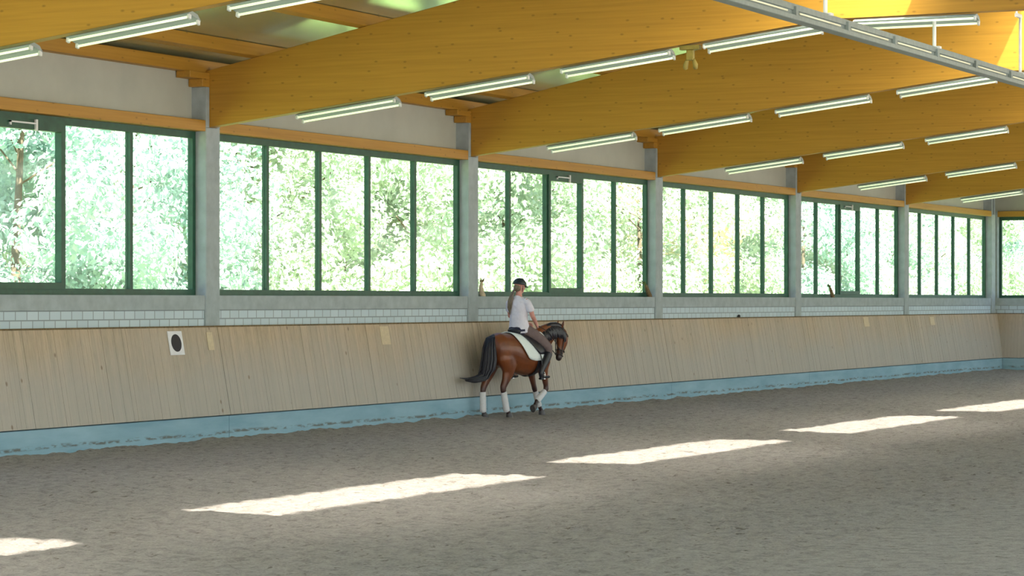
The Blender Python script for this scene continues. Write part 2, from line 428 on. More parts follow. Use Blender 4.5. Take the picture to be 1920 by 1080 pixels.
# ------------------------------------------------------------------ columns
def make_column(bear=True):
    root = empty('concrete_column', (0, 0, 0))
    bm = bmesh.new()
    box(bm, -COLW, 0, 0, .30, 0, 4.50); bevel(bm, .012)
    obj('shaft', bm, M['concrete'], root)
    bm = bmesh.new(); box(bm, -COLW, -COLW + .085, 0, .45, 4.50, 5.08); box(bm, -.085, 0, 0, .45, 4.50, 5.08); bevel(bm, .005)
    obj('fork_head', bm, M['concrete'], root)
    return root
proto = make_column()
CN = ['between the first and second windows', 'between the second and third windows', 'between the third and fourth windows',
      'between the fourth and fifth windows', 'between the fifth and sixth windows', 'in the far corner beside the end wall']
for k in range(6):
    c = proto if k == 0 else copy_tree(proto)
    c.location = (R(k), 0, 0)
    tag(c, 'grey concrete column ' + CN[k], 'column', 'concrete columns along the window wall')

# ------------------------------------------------------------------ kickboard and plinth
KT, KB, KZ0, KZ1 = .035, .27, .36, 1.62
def kick_section(x0, x1, name, along='x', left_cut=0, right_cut=0):
    """planks leaning back from the foot (30 cm out) to the top; built for y = minus distance from wall"""
    bm = bmesh.new(); w = .0969; nb = max(1, int(round((x1 - x0) / w))); w = (x1 - x0) / nb
    for i in range(nb):
        a = x0 + i * w + .0015; b = x0 + (i + 1) * w - .0015; e = random.uniform(-.0025, .0025)
        pv = [(-KB - e, KZ0), (-KT - .003 - e, KZ1), (-KT + .025, KZ1), (-KB + .028, KZ0)]
        # mitre in the corner
        def cut(x, y): return min(x, XE + y * 1.0) if right_cut else x
        A = [bm.verts.new((cut(a, y), y, z)) for y, z in pv]; B = [bm.verts.new((cut(b, y), y, z)) for y, z in pv]
        bm.faces.new(A); bm.faces.new(B[::-1])
        for q in range(4): bm.faces.new((A[q], B[q], B[(q + 1) % 4], A[(q + 1) % 4]))
    return bm
def swap_end(bm):
    # maps the long-wall section to the end wall: (x, y) -> (XE + y, -(XE - x))
    for v in bm.verts:
        x, y, z = v.co; v.co = (XE + y, -(XE - x), z)
KN = ['below the first window from the left', 'below the second window', 'below the third window behind the horse', 'below the fourth window', 'below the fifth window', 'below the sixth window, next to the corner']
edges = [14.0] + [R(k) - .14 for k in range(5)] + [XE]
for i in range(6):
    x0, x1 = edges[i], edges[i + 1]
    root = empty('kickboard', (0, 0, 0))
    tag(root, 'sloping plank kickboard ' + KN[i], 'kickboard', 'kickboard sections along the window wall')
    obj('plank_facing', kick_section(x0 + .004, x1 - .004 if i < 5 else x1 - .004, 'plank', right_cut=(i == 5)), M['plank_x'], root)
    bm = bmesh.new(); box(bm, x0 + .004, x1 - .004, -.044, -.004, KZ1 + .001, KZ1 + .022)
    tag(obj('top_edge', bm, M['sill_obj'], root), 'thin dark top edge')
    bm = bmesh.new()
    px1 = x1 - .006 if i < 5 else XE - .245
    prism_yz(bm, [(-.245, -.05), (-.245, .345), (-.005, .345), (-.005, -.05)], x0 + .006, px1); bevel(bm, .006)
    tag(obj('concrete_plinth', bm, M['plinth']), 'pale blue-grey concrete plinth ' + KN[i], 'plinth', 'concrete plinths under the kickboard')
# end wall section
root = empty('kickboard', (0, 0, 0))
tag(root, 'sloping plank kickboard on the end wall at the right edge', 'kickboard')
bm = kick_section(XE - 14, XE - .004, 'plank', right_cut=True); swap_end(bm)
obj('plank_facing', bm, M['plank_y'], root)
bm = bmesh.new(); box(bm, XE - .044, XE - .004, -14, -.05, KZ1 + .001, KZ1 + .022)
obj('top_edge', bm, M['sill_obj'], root)
bm = bmesh.new(); box(bm, XE - .245, XE - .005, -14, -.25, -.05, .345); bevel(bm, .006)
tag(obj('concrete_plinth', bm, M['plinth']), 'pale concrete plinth along the end wall right of the corner', 'plinth')

# marker plates on the kickboard
slope = math.atan2(KB - KT, KZ1 - KZ0)
def on_board(name, x, z):
    t = KT + (KB - KT) * (KZ1 - z) / (KZ1 - KZ0)
    o = empty(name, (x, -t - .006, z)); o.rotation_euler = (-slope, 0, 0)
    return o
r = on_board('marker_plate', 30.60, 1.405)
tag(r, 'white square marker plate with a solid black disc on the kickboard', 'sign')
bm = bmesh.new(); box(bm, -.18, .18, -.012, 0, -.17, .17); bevel(bm, .003); obj('plate', bm, M['white'], r)
bm = bmesh.new(); bmesh.ops.create_cone(bm, cap_ends=True, segments=40, radius1=.125, radius2=.125, depth=.004, matrix=Matrix.Translation((.0, -.014, 0)) @ Matrix.Rotation(PI / 2, 4, 'X'))
tag(obj('disc', bm, M['black'], r), 'solid black disc')
for x, z, w, h, lab in ((31.50, 1.42, .15, .26, 'pale bare board patch just right of the black disc plate'), (36.72, 1.44, .30, .30, 'pale bare board patch left of the horse below the second window'),
                        (61.5, 1.48, .40, .24, 'pale bare board patch on the kickboard below the fifth window'), (67.1, 1.46, .40, .22, 'pale bare board patch on the kickboard below the sixth window')):
    r = on_board('board_patch', x, z)
    bm = bmesh.new(); box(bm, -w / 2, w / 2, -.006, 0, -h / 2, h / 2)
    bm.transform(Matrix.Rotation(-slope, 4, 'X')); bm.transform(Matrix.Translation(r.location)); bpy.data.objects.remove(r)
    tag(obj('board_patch', bm, M['pale_wood']), lab, 'wood board')
# small things on the concrete sills
def ornament(X, z, lean, label, mats=('sill_obj', 'sill_green')):
    root = empty('sill_ornament', (X, .07, 2.08)); tag(root, label, 'ornament')
    bm = bmesh.new()
    loft(bm, [((.10, 0, .0), .05, .06), ((.04, 0, .06), .045, .06), ((-.05 * lean, 0, .16), .035, .05), ((-.16 * lean, 0, .27), .02, .025)], 8)
    obj('body', bm, M[mats[0]], root, smooth=True)
    bm = bmesh.new()
    for i in range(9):
        a = random.uniform(-.5, .5)
        loft(bm, [((-.12 * lean, 0, .22), .008, .012), ((-.17 * lean + a * .05, random.uniform(-.03, .03), .27), .012, .02), ((-.24 * lean + a * .12, random.uniform(-.05, .05), .31 + random.uniform(-.04, .03)), .003, .004)], 6)
    obj('tuft', bm, M[mats[1]], root)
ornament(R(2) - .62, 0, 1, 'small brown and green ornament leaning on the sill, right end of the third window')
ornament(R(3) + 2.35, 0, 1, 'small brown and green ornament leaning on the sill of the fifth window')
ornament(R(1) + .22, 0, -.3, 'small pale ornament on the sill just right of the column behind the rider', ('pale_wood', 'sill_obj'))
bm = bmesh.new(); ball(bm, (52.85, -.01, 1.665), .035)
tag(obj('knob', bm, M['black'], smooth=True), 'tiny black knob on the kickboard top edge below the fourth window', 'knob')

# ------------------------------------------------------------------ roof
def zdeck(t): return btop(t) + .20
def deck_poly(bm, x0, x1, t0, t1, th=.06):
    pts = [(-t0, zdeck(t0)), (-t1, zdeck(t1)), (-t1, zdeck(t1) + th), (-t0, zdeck(t0) + th)]
    prism_yz(bm, pts, x0, x1)
TA, TB = 10.16, 11.32
bm = bmesh.new()
deck_poly(bm, XW, XE + .8, -.7, TA); deck_poly(bm, XW, XE + .8, TB, HW + .6)
op = [(8.0, 13.1)] + [(R(k) + .95, R(k + 1) - .34) for k in range(-2, 5)]  # unseen ridge openings cut short to shape the sun patches on the floor
op[-1] = (op[-1][0], XE)
last = XW
for a, b in op:
    for (u, v) in ((TA, RIDGE), (RIDGE, TB)): deck_poly(bm, last, a, u, v)
    last = b
for (u, v) in ((TA, RIDGE), (RIDGE, TB)): deck_poly(bm, last, XE + .8, u, v)
tag(obj('ceiling', bm, M['deck']), 'pale green-grey roof deck above the purlins', kind='structure')
for i, (a, b) in enumerate(op):
    bm = bmesh.new()
    for (u, v) in ((TA, RIDGE), (RIDGE, TB)):
        pts = [(-u, zdeck(u) + .07), (-v, zdeck(v) + .07), (-v, zdeck(v) + .078), (-u, zdeck(u) + .078)]
        prism_yz(bm, pts, a, b)
    tag(obj('window_%d' % (20 + i), bm, M['skyglass']), 'glazed ridge skylight', kind='structure')

def soffit(t):
    t = t if t <= RIDGE else 2 * RIDGE - t
    return 4.5086 + .1182 * min(t, 9.4)
def make_beam():
    root = empty('roof_beam', (0, 0, 0))
    bm = bmesh.new(); pts = []
    for t in (-.20, RIDGE, HW + .2): pts.append((-t, btop(t)))
    for t in (HW + .2, HW - 9.4, 9.4, -.20): pts.append((-t, soffit(t)))
    prism_yz(bm, pts, -.275, -.095); bevel(bm, .008)
    o = obj('beam_body', bm, M['glulam'], root)
    bm = bmesh.new(); box(bm, -.36, -.01, -.34, .30, 4.44, 4.50)
    return root, bm
bpro, tmp = make_beam(); tmp.free()
for ch in list(bpro.children):
    pass
BN = ['that crosses the top left corner of the picture', 'resting on the column between the first and second windows', 'resting on the column between the second and third windows',
      'resting on the column between the third and fourth windows', 'resting on the column between the fourth and fifth windows', 'resting on the column between the fifth and sixth windows']
# a beam is one mesh: take the child as the thing itself
bodyo = list(bpro.children)[0]; bodyo.parent = None; bodyo.name = 'roof_beam_mesh'; bpy.data.objects.remove(bpro); bodyo.name = 'roof_beam'
for k in range(-1, 5):
    b = bodyo if k == -1 else bodyo.copy()
    if k > -1: C.objects.link(b)
    b.location = (R(k), 0, 0)
    tag(b, 'ochre glulam roof beam ' + BN[k + 1], 'beam', 'glulam roof beams')
# purlins on top of the beams
PN = ['lowest orange purlin on the window wall side, above the pale wall panel', 'second orange purlin up from the window wall', 'third orange purlin up from the window wall',
      'fourth orange purlin up from the window wall', 'fifth orange purlin up from the window wall', 'sixth orange purlin, next to the ridge skylight']
for i, t in enumerate((-.16, .75, 2.51, 4.27, 6.03, 7.79)):
    bm = bmesh.new(); z = btop(t)
    ca = math.atan(.2) * (1 if i else 0)
    if i == 0: box(bm, XW, XE + .24, .07, .24, 5.285, 5.47)
    else:
        m = Matrix.Translation((0, -t, z)) @ Matrix.Rotation(-ca, 4, 'X'); box(bm, XW, XE + .24, -.07, .07, .004, .190, m)
    bevel(bm, .005)
    tag(obj('purlin', bm, M['purlin']), PN[i], 'purlin', 'roof purlins')
for k in range(5):
    bm = bmesh.new(); box(bm, R(k) - COLW - .42, R(k) - .28, .0, .24, 5.19, 5.284); box(bm, R(k) - COLW - .10, R(k) - .28, .0, .24, 5.081, 5.19); bevel(bm, .006)
    tag(obj('bearing_block', bm, M['purlin']), 'orange timber bearing block on top of the column ' + CN[k], 'block', 'timber bearing blocks on the columns')

# ------------------------------------------------------------------ fluorescent lamps under the beams
LEN = 1.60
def make_lamp():
    root = empty('fluorescent_lamp', (0, 0, 0))
    bm = bmesh.new(); pts = [(-.05, 0), (.05, 0), (.115, -.045), (.115, -.055), (.03, -.05), (-.03, -.05), (-.115, -.055), (-.115, -.045)]
    a = [bm.verts.new((x, 0, z)) for x, z in pts]; b = [bm.verts.new((x, -LEN, z)) for x, z in pts]
    bm.faces.new(a); bm.faces.new(b[::-1])
    for i in range(8): bm.faces.new((a[i], b[i], b[(i + 1) % 8], a[(i + 1) % 8]))
    obj('housing', bm, M['lamp_body'], root)
    for s in (-1, 1):
        bm = bmesh.new(); tube(bm, [(s * .085, -.03, -.078), (s * .085, -LEN + .03, -.078)], .0145, 10)
        obj('tube', bm, M['tube'], root, smooth=True)
    for y in (-.012, -LEN + .012):
        for s in (-1, 1):
            bm = bmesh.new(); box(bm, s * .085 - .023, s * .085 + .023, y - .012, y + .012, -.10, -.05); obj('lamp_holder', bm, M['white_metal'], root)
    return root
lamp = make_lamp(); used = False
BS = ['the beam at the top left corner', 'the beam on the first column', 'the beam on the second column', 'the beam on the third column', 'the beam on the fourth column', 'the beam on the fifth column']
for k in range(-1, 5):
    for i in range(5):
        t0 = 1.457 + i * 2.0634
        tc = t0 + .8
        pa = proj(R(k) - .25, -t0, soffit(t0)); pb = proj(R(k) - .25, -t0 - LEN, soffit(t0 + LEN))
        if min(pa[0], pb[0]) > 1915 or max(pa[0], pb[0]) < 5 or max(pa[1], pb[1]) < -14: continue
        o = lamp if not used else copy_tree(lamp); used = True
        ang = math.atan(.1182) if t0 + LEN < 9.5 else 0.0
        o.location = (R(k) - .20, -t0, soffit(t0) - .036)
        o.rotation_euler = (Matrix.Rotation(-ang, 4, 'X') @ Matrix.Rotation(math.radians(17), 4, 'Y')).to_euler()
        tag(o, 'twin-tube fluorescent lamp, %s from the window wall under %s' % (ORD[i], BS[k + 1]), 'lamp', 'fluorescent lamps under the roof beams')
# hanging bracket
z0 = soffit(7.3)
root = empty('hanging_bracket', (R(0) - .20, -7.43, z0)); tag(root, 'small olive two-pronged bracket hanging between lamps under the beam', 'bracket')
bm = bmesh.new(); box(bm, -.05, .05, -.14, .14, -.06, -.002); box(bm, -.03, .03, -.05, .05, -.20, -.06); bevel(bm, .006)
obj('arm', bm, M['olive'], root)
for s in (-1, 1):
    bm = bmesh.new(); loft(bm, [((0, s * .04, -.18), .02, .02), ((0, s * .07, -.26), .035, .035), ((0, s * .07, -.31), .03, .03)], 10)
    obj('prong', bm, M['olive'], root, smooth=True)

# ------------------------------------------------------------------ ridge trunking
TR, ZR = 10.74, 5.10
root = empty('cable_trunking', (20, -TR, ZR)); tag(root, 'long grey metal lighting trunking hung across the top right', 'trunking')
x1 = XE - .3 - 20
bm = bmesh.new()
box(bm, 0, x1, -.055, .055, .03, .10); bevel(bm, .006); obj('upper_channel', bm, M['galv'], root)
bm = bmesh.new(); box(bm, 0, x1, -.075, .075, -.075, -.02); bevel(bm, .006); obj('lower_channel', bm, M['galv'], root)
bm = bmesh.new(); box(bm, 0, x1, -.035, .035, -.019, .029); obj('web', bm, M['galv'], root)
x = 3.0
while x < 24:
    bm = bmesh.new(); tube(bm, [(x, -.062, .004), (x + 1.35, -.062, .004)], .010, 8); obj('light_strip', bm, M['strip'], root, smooth=True)
    bm = bmesh.new(); box(bm, x + 1.58, x + 1.66, -.082, .082, -.03, .07); obj('joint_clip', bm, M['galv'], root)
    x += 1.75
for i, (X, zt) in enumerate(((R(0) - L / 2 - .2, zdeck(RIDGE) - .02), (R(0) - .185, soffit(10.7) - .06), (R(0) + L / 2 - .2, zdeck(RIDGE) - .02), (R(1) - .185, soffit(10.7) - .06))):
    bm = bmesh.new()
    if i == 2:
        zz = 6.0
        tube(bm, [(X - 20, 0, .09), (X - 20, 0, zz - ZR)], .022, 10); box(bm, X - 20 - .22, X - 20 + .03, -.02, .02, zz - ZR - .02, zz - ZR + .03); tube(bm, [(X - 20 - .2, 0, zz - ZR), (X - 20 - .2, 0, zt - ZR)], .016, 10)
    else: tube(bm, [(X - 20, 0, .09), (X - 20, 0, zt - ZR)], .025, 10)
    box(bm, X - 20 - .05, X - 20 + .05, -.08, .08, .085, .115)
    tag(obj('hanger_rod', bm, M['white_metal'], root), 'white hanger rod')

# ------------------------------------------------------------------ trees beyond the windows
def crown_mesh(name, seed, mat, n_leaf=30000, rx=3.1, rz=4.3, size=.068):
    rnd = random.Random(seed); verts = []; faces = []
    blobs = []
    for i in range(64):
        d = Vector((rnd.gauss(0, 1), rnd.gauss(0, 1), rnd.gauss(0, 1))).normalized(); rr = rnd.uniform(.45, 1.0)
        blobs.append((Vector((d.x * rx * rr, d.y * rx * rr, d.z * rz * rr)), rnd.uniform(.5, 1.05)))
    for i in range(n_leaf):
        c, br = blobs[rnd.randrange(len(blobs))]
        d = Vector((rnd.gauss(0, 1), rnd.gauss(0, 1), rnd.gauss(0, 1) * .8)).normalized()
        p = c + d * br * rnd.uniform(.55, 1.05)
        nrm = (d + Vector((rnd.gauss(0, .5), rnd.gauss(0, .5), rnd.gauss(0, .5) + .35))).normalized()
        u = nrm.orthogonal().normalized(); a = rnd.uniform(0, 2 * PI); u = Matrix.Rotation(a, 3, nrm) @ u; v = nrm.cross(u)
        s = size * rnd.uniform(.7, 1.5); b = len(verts)
        verts += [p - u * s, p + v * s * .6 + nrm * s * .12, p + u * s, p - v * s * .6 + nrm * s * .12]; faces.append((b, b + 1, b + 2, b + 3))
    me = bpy.data.meshes.new(name); me.from_pydata([tuple(v) for v in verts], [], faces); me.materials.append(mat)
    return me
crowns = [crown_mesh('crown_a', 1, M['leaf_a']), crown_mesh('crown_b', 2, M['leaf_b']), crown_mesh('crown_c', 3, M['leaf_a']), crown_mesh('crown_y', 4, M['leaf_y'])]
def trunk_mesh():
    bm = bmesh.new(); loft(bm, [((0, 0, 0), .20, .20), ((.05, 0, .6), .14, .14), ((0, .05, 2.6), .08, .08), ((.1, 0, 5), .05, .05), ((0, 0, 8), .02, .02)], 10)
    rnd = random.Random(3)
    for i in range(9):
        a = rnd.uniform(0, 2 * PI); z = rnd.uniform(2, 6); l = rnd.uniform(1.4, 2.6)
        tube(bm, [(0, 0, z), (math.cos(a) * l * .5, math.sin(a) * l * .5, z + .6), (math.cos(a) * l, math.sin(a) * l, z + 1.5)], .018, 6)
    me = bpy.data.meshes.new('trunk'); bm.to_mesh(me); bm.free(); me.materials.append(M['bark']); return me
trunk = trunk_mesh()
def where(px):
    for k in range(6):
        a = proj(R(k - 1), .2, 3)[0]; b = proj(R(k) - COLW, .2, 3)[0]
        if a <= px <= b + 12:
            f = (px - a) / (b - a); pos = 'left part' if f < .33 else 'middle' if f < .66 else 'right part'
            return '%s of %s window' % (pos, ORD[k])
    return 'the end wall window' if px > 1866 else 'the first window at the left edge'
rt = random.Random(11); seen = {}
spots = []
x = 34.0
while x < 118:
    spots.append((x + rt.uniform(-.6, .6), 9 + rt.uniform(-1, 1.2), 'front')); x += 4.6
x = 42.0
while x < 150:
    spots.append((x + rt.uniform(-1, 1), 17 + rt.uniform(-1.5, 2), 'back')); x += 7.0
CREAM = min((i for i, q in enumerate(spots) if q[2] == 'front'), key=lambda i: abs(proj(spots[i][0], spots[i][1] - 2.2, 4)[0] - 1285))
for i, (x, y, row) in enumerate(spots):
    px = proj(x, y - 2.2, 4)[0]
    if px < -160 or px > 2010: continue
    cream = (i == CREAM)
    root = empty('tree', (x, y, -.05), rt.uniform(0, 6))
    s = rt.uniform(.9, 1.12) * (1.25 if row == 'back' else 1); root.scale = (s, s, s)
    ci = 3 if cream else rt.randrange(3)
    cr = link('crown', crowns[ci], root); cr.location = (0, 0, 4.3)
    link('trunk', trunk, root)
    w = where(px); kind = 'pale cream-yellow tree' if cream else ('bright sunlit green tree' if ci != 1 else 'cooler bluish-green tree')
    lab = '%s, %s row, through %s' % (kind, row, w)
    seen[lab] = seen.get(lab, 0) + 1
    tag(root, lab, 'tree', 'trees beyond the windows')

# ------------------------------------------------------------------ horse (local: x forward, y left, z up)
HX, HT, HR = 40.22, .80, math.radians(-13)
HS = 1.0
horse = empty('horse', (HX, -HT, 0), HR)
tag(horse, 'bay horse with black tail and white leg bandages, ridden along the kickboard', 'horse')
bm = bmesh.new()
trunk_r = [(-.79, 1.16, .10, .12), (-.75, 1.17, .21, .23), (-.62, 1.17, .275, .285), (-.42, 1.15, .285, .30), (-.18, 1.09, .285, .33), (.08, 1.05, .295, .345),
           (.30, 1.06, .275, .35), (.48, 1.10, .235, .35), (.63, 1.10, .20, .29), (.73, 1.09, .15, .20), (.78, 1.09, .08, .10)]
loft(bm, [((u, 0, z), a, b) for u, z, a, b in trunk_r], 24)
neck = [(.42, 1.20, .15, .27), (.56, 1.28, .125, .26), (.70, 1.38, .10, .22), (.84, 1.45, .085, .175), (.98, 1.485, .075, .14), (1.09, 1.475, .068, .115), (1.15, 1.44, .06, .09)]
def ny_(u): return -.03 * max(0, u - .6) / .5
loft(bm, [((u, ny_(u), z), a, b) for u, z, a, b in neck], 20)
head = [(1.09, 1.50, .055, .07), (1.13, 1.43, .085, .115), (1.155, 1.35, .095, .14), (1.15, 1.26, .085, .125), (1.12, 1.16, .063, .09), (1.085, 1.07, .055, .07), (1.06, 1.00, .055, .068), (1.045, .96, .045, .05)]
loft(bm, [((u, -.035, z), a, b) for u, z, a, b in head], 18)
def hleg(bm, side, pts):
    loft(bm, [((u, side * v, z), a, b) for u, v, z, a, b in pts], 14)
RH = [(-.55, .14, 1.18, .12, .20), (-.53, .145, 1.02, .125, .22), (-.48, .15, .88, .105, .185), (-.49, .145, .76, .08, .125), (-.55, .14, .64, .058, .082), (-.61, .135, .53, .048, .068), (-.61, .135, .47, .045, .06),
      (-.585, .135, .40, .036, .042), (-.555, .135, .28, .032, .036), (-.525, .135, .17, .040, .044), (-.49, .135, .115, .034, .038), (-.455, .135, .07, .045, .05)]
LH = [(-.55, .14, 1.18, .12, .20), (-.58, .145, 1.02, .125, .21), (-.60, .15, .88, .10, .17), (-.65, .145, .76, .078, .115), (-.73, .14, .64, .056, .078), (-.81, .135, .53, .048, .066), (-.825, .135, .47, .045, .06),
      (-.83, .135, .40, .036, .042), (-.835, .135, .28, .032, .036), (-.835, .135, .17, .040, .044), (-.81, .135, .115, .034, .038), (-.785, .135, .07, .045, .05)]
LF = [(.52, .13, 1.12, .09, .17), (.50, .15, .95, .085, .15), (.49, .145, .82, .07, .105), (.52, .14, .68, .055, .07), (.565, .135, .53, .044, .052), (.59, .135, .46, .048, .052), (.615, .135, .40, .036, .04),
      (.665, .135, .28, .030, .033), (.715, .135, .17, .038, .042), (.755, .135, .11, .033, .036), (.78, .135, .07, .045, .05)]
RF = [(.52, .13, 1.12, .09, .17), (.50, .15, .95, .085, .15), (.49, .145, .82, .07, .105), (.52, .14, .68, .055, .07), (.565, .135, .54, .044, .052), (.575, .135, .465, .048, .052), (.52, .135, .415, .036, .04),
      (.42, .135, .345, .030, .033), (.33, .135, .28, .038, .042), (.285, .135, .225, .033, .036), (.265, .135, .18, .045, .05)]
for s, pts in ((-1, RH), (1, LH), (1, LF), (-1, RF)): hleg(bm, s, pts)
hb = obj('body', bm, M['coat'], horse); remesh(hb, .016, 8, .5)
def bandage(side, p, q, r0, r1):
    bm = bmesh.new(); P, Q = Vector(p), Vector(q); P.y *= side; Q.y *= side
    n_ = 9; pts = []
    for i in range(n_):
        f = i / (n_ - 1); r_ = r0 + (r1 - r0) * f + (.003 if i % 2 else 0); pts.append((P.lerp(Q, f), r_, r_ * 1.1))
    loft(bm, pts, 16); tag(obj('leg_bandage', bm, M['bandage'], horse, smooth=True), 'white leg bandage')
bandage(-1, (-.597, .135, .44), (-.515, .135, .115), .050, .052); bandage(1, (-.828, .135, .44), (-.825, .135, .105), .050, .052)
bandage(1, (.61, .135, .415), (.715, .135, .155), .046, .050); bandage(-1, (.535, .135, .425), (.325, .135, .27), .046, .050)
def hoof(side, u, v, z, ang):
    bm = bmesh.new(); m = Matrix.Translation((u, side * v, z)) @ Matrix.Rotation(ang, 4, 'Y')
    lo = []; hi = []
    for k in range(16):
        a = 2 * PI * k / 16; lo.append(bm.verts.new(m @ Vector((math.cos(a) * .068 + .018, math.sin(a) * .06, -.07)))); hi.append(bm.verts.new(m @ Vector((math.cos(a) * .05, math.sin(a) * .047, .012))))
    bm.faces.new(lo[::-1]); bm.faces.new(hi)
    for k in range(16): bm.faces.new((lo[k], lo[(k + 1) % 16], hi[(k + 1) % 16], hi[k]))
    bevel(bm, .004); obj('hoof', bm, M['hoof'], horse)
hoof(-1, -.452, .135, .068, 0); hoof(1, -.785, .135, .068, 0); hoof(1, .785, .135, .068, 0); hoof(-1, .255, .135, .165, math.radians(75))
# ears
for s in (-1, 1):
    bm = bmesh.new(); loft(bm, [((1.09, s * .045 - .035, 1.53), .022, .022), ((1.10, s * .06 - .035, 1.585), .026, .018), ((1.115, s * .06 - .035, 1.63), .015, .010), ((1.125, s * .055 - .035, 1.66), .003, .003)], 10)
    obj('ear', bm, M['coat'], horse, smooth=True)
    bm = bmesh.new(); ball(bm, (1.205, s * .075 - .035, 1.37), .018); obj('eye', bm, M['eye'], horse, smooth=True)
# mane
bm = bmesh.new()
mp = [(.50, 1.47, .05), (.60, 1.52, .05), (.70, 1.56, .05), (.84, 1.60, .05), (.98, 1.605, .045), (1.08, 1.575, .04), (1.13, 1.54, .03)]
loft(bm, [((u, ny_(u) - .012, z - .035), .052, .06) for u, z, w in mp], 12)
rm = random.Random(5)
for i in range(190):
    f = rm.uniform(0, len(mp) - 1.001); j = int(f); g = f - j
    u = mp[j][0] * (1 - g) + mp[j + 1][0] * g; z = mp[j][1] * (1 - g) + mp[j + 1][1] * g
    nw = .115 if u < .6 else .095 if u < .9 else .08; ln = rm.uniform(.16, .27)
    y0 = ny_(u)
    loft(bm, [((u, y0 - .02, z - .01), .012, .02), ((u - .015, y0 - nw * .75, z - .06), .012, .026), ((u - .01 + rm.uniform(-.02, .02), y0 - nw - .018, z - ln * .6), .012, .024), ((u + rm.uniform(-.03, .03), y0 - nw - .022, z - ln), .004, .008)], 6)
for i in range(12):   # forelock
    a = rm.uniform(-.03, .03); loft(bm, [((1.12, a - .035, 1.54), .01, .01), ((1.22, a * 1.3 - .035, 1.46), .012, .012), ((1.275, a * 1.5 - .035, 1.36), .003, .003)], 6)
tag(obj('mane', bm, M['mane'], horse, smooth=True), 'black mane')
# tail
bm = bmesh.new()
tp = [Vector(v) for v in ((-.70, 0, 1.40), (-.78, 0, 1.36), (-.83, -.01, 1.20), (-.84, -.01, 1.0), (-.87, .0, .83), (-.96, .02, .72), (-1.13, .04, .68), (-1.34, .06, .68), (-1.52, .07, .70))]
tw = [.05, .085, .12, .14, .14, .12, .085, .045, .006]
loft(bm, [(p, w, w) for p, w in zip(tp, [.035, .05, .07, .085, .09, .075, .05, .02, .004])], 12)
for i in range(230):
    a = rm.uniform(0, 2 * PI); q = rm.uniform(.5, 1.0); end = rm.uniform(5.2, 8)
    pts = []
    for j in range(0, 9):
        if j > end: break
        w = tw[j] * q; d = Vector((math.cos(a) * .8, math.sin(a), math.cos(a) * .5 if j > 4 else 0)) * w
        pts.append((tp[j] + d + Vector((0, 0, -.02 * (j > 4) * (8 - end))), .009, .014))
    p, _, _ = pts[-1]; pts[-1] = (p, .002, .002)
    loft(bm, pts, 5)
tag(obj('tail', bm, M['mane'], horse, smooth=True), 'long black tail swishing backwards')
# tack: pad, saddle, girth, bridle, reins
def trunk_at(u):
    for (u0, z0, a0, b0), (u1, z1, a1, b1) in zip(trunk_r, trunk_r[1:]):
        if u0 <= u <= u1:
            f = (u - u0) / (u1 - u0); return z0 + (z1 - z0) * f, a0 + (a1 - a0) * f, b0 + (b1 - b0) * f
    return trunk_r[-1][1:]
def drape(name, mat, us, amax_fn, off, parent, label=None, th=.012):
    bm = bmesh.new(); na = 26; grid = []
    for u in us:
        zc, a, b = trunk_at(u); row = []
        am = amax_fn(u)
        for k in range(na + 1):
            an = -am + 2 * am * k / na
            row.append(bm.verts.new((u, -math.sin(an) * (a + off), zc + math.cos(an) * (b + off))))
        grid.append(row)
    for i in range(len(us) - 1):
        for k in range(na): bm.faces.new((grid[i][k], grid[i][k + 1], grid[i + 1][k + 1], grid[i + 1][k]))
    o = obj(name, bm, mat, parent, smooth=True); s = o.modifiers.new('thickness', 'SOLIDIFY'); s.thickness = th; s.offset = 1
    if label: tag(o, label)
    return o
us = [-.36 + .84 * i / 24 for i in range(25)]
def padang(u):
    f = (u + .36) / .84
    return math.radians(42 + 60 * min(1, (max(0, f) * 3.2) ** .7) if f < .34 else 103)
drape('saddle_pad', M['pad'], us, padang, .018, horse, 'white saddle pad')
us2 = [-.12 + .50 * i / 14 for i in range(15)]
def flapang(u):
    f = (u + .12) / .50; return math.radians(25 + 62 * min(1, max(0, f * 1.8) ** .6))
sad = drape('saddle', M['leather'], us2, flapang, .036, horse, 'black leather saddle', .018)
bm = bmesh.new()
loft(bm, [((-.20, 0, 1.50), .10, .03), ((-.15, 0, 1.475), .14, .045), ((-.05, 0, 1.435), .13, .04), ((.10, 0, 1.43), .10, .04), ((.22, 0, 1.475), .08, .04), ((.28, 0, 1.51), .05, .02)], 14)
obj('seat', bm, M['leather'], sad, smooth=True)
drape('girth', M['leather'], [.16, .20, .24, .28], lambda u: math.radians(179), .012, horse, 'black girth strap', .01)
for s in (-1, 1):
    bm = bmesh.new(); tube(bm, [(.16, s * .30, 1.25), (.18, s * .345, 1.0), (.19, s * .355, .80)], .010, 6)
    obj('stirrup_leather', bm, M['leather'], sad)
    bm = bmesh.new(); c = Vector((.20, s * .345, .725)); pts = [c + Vector((.0, math.sin(a) * .06, math.cos(a) * .075)) for a in [2 * PI * k / 14 for k in range(15)]]
    tube(bm, pts, .008, 6); box(bm, .175, .225, c.y - .055, c.y + .055, .648, .662)
    tag(obj('stirrup_iron', bm, M['steel'], sad, smooth=False), 'steel stirrup iron')
bm = bmesh.new()
def ring(u, z, a, b, dirv, r=.009, yc=-.035):
    t = Vector(dirv).normalized(); s = Vector((0, 1, 0)); n_ = t.cross(s)
    pts = [Vector((u, yc, z)) + s * a * math.cos(2 * PI * k / 18) + n_ * b * math.sin(2 * PI * k / 18) for k in range(19)]
    tube(bm, pts, r, 6)
ring(1.095, 1.12, .068, .098, (-.03, 0, -.1)); ring(1.155, 1.42, .096, .135, (-.5, 0, -.9)); ring(1.07, 1.04, .064, .082, (-.03, 0, -.1), .006)
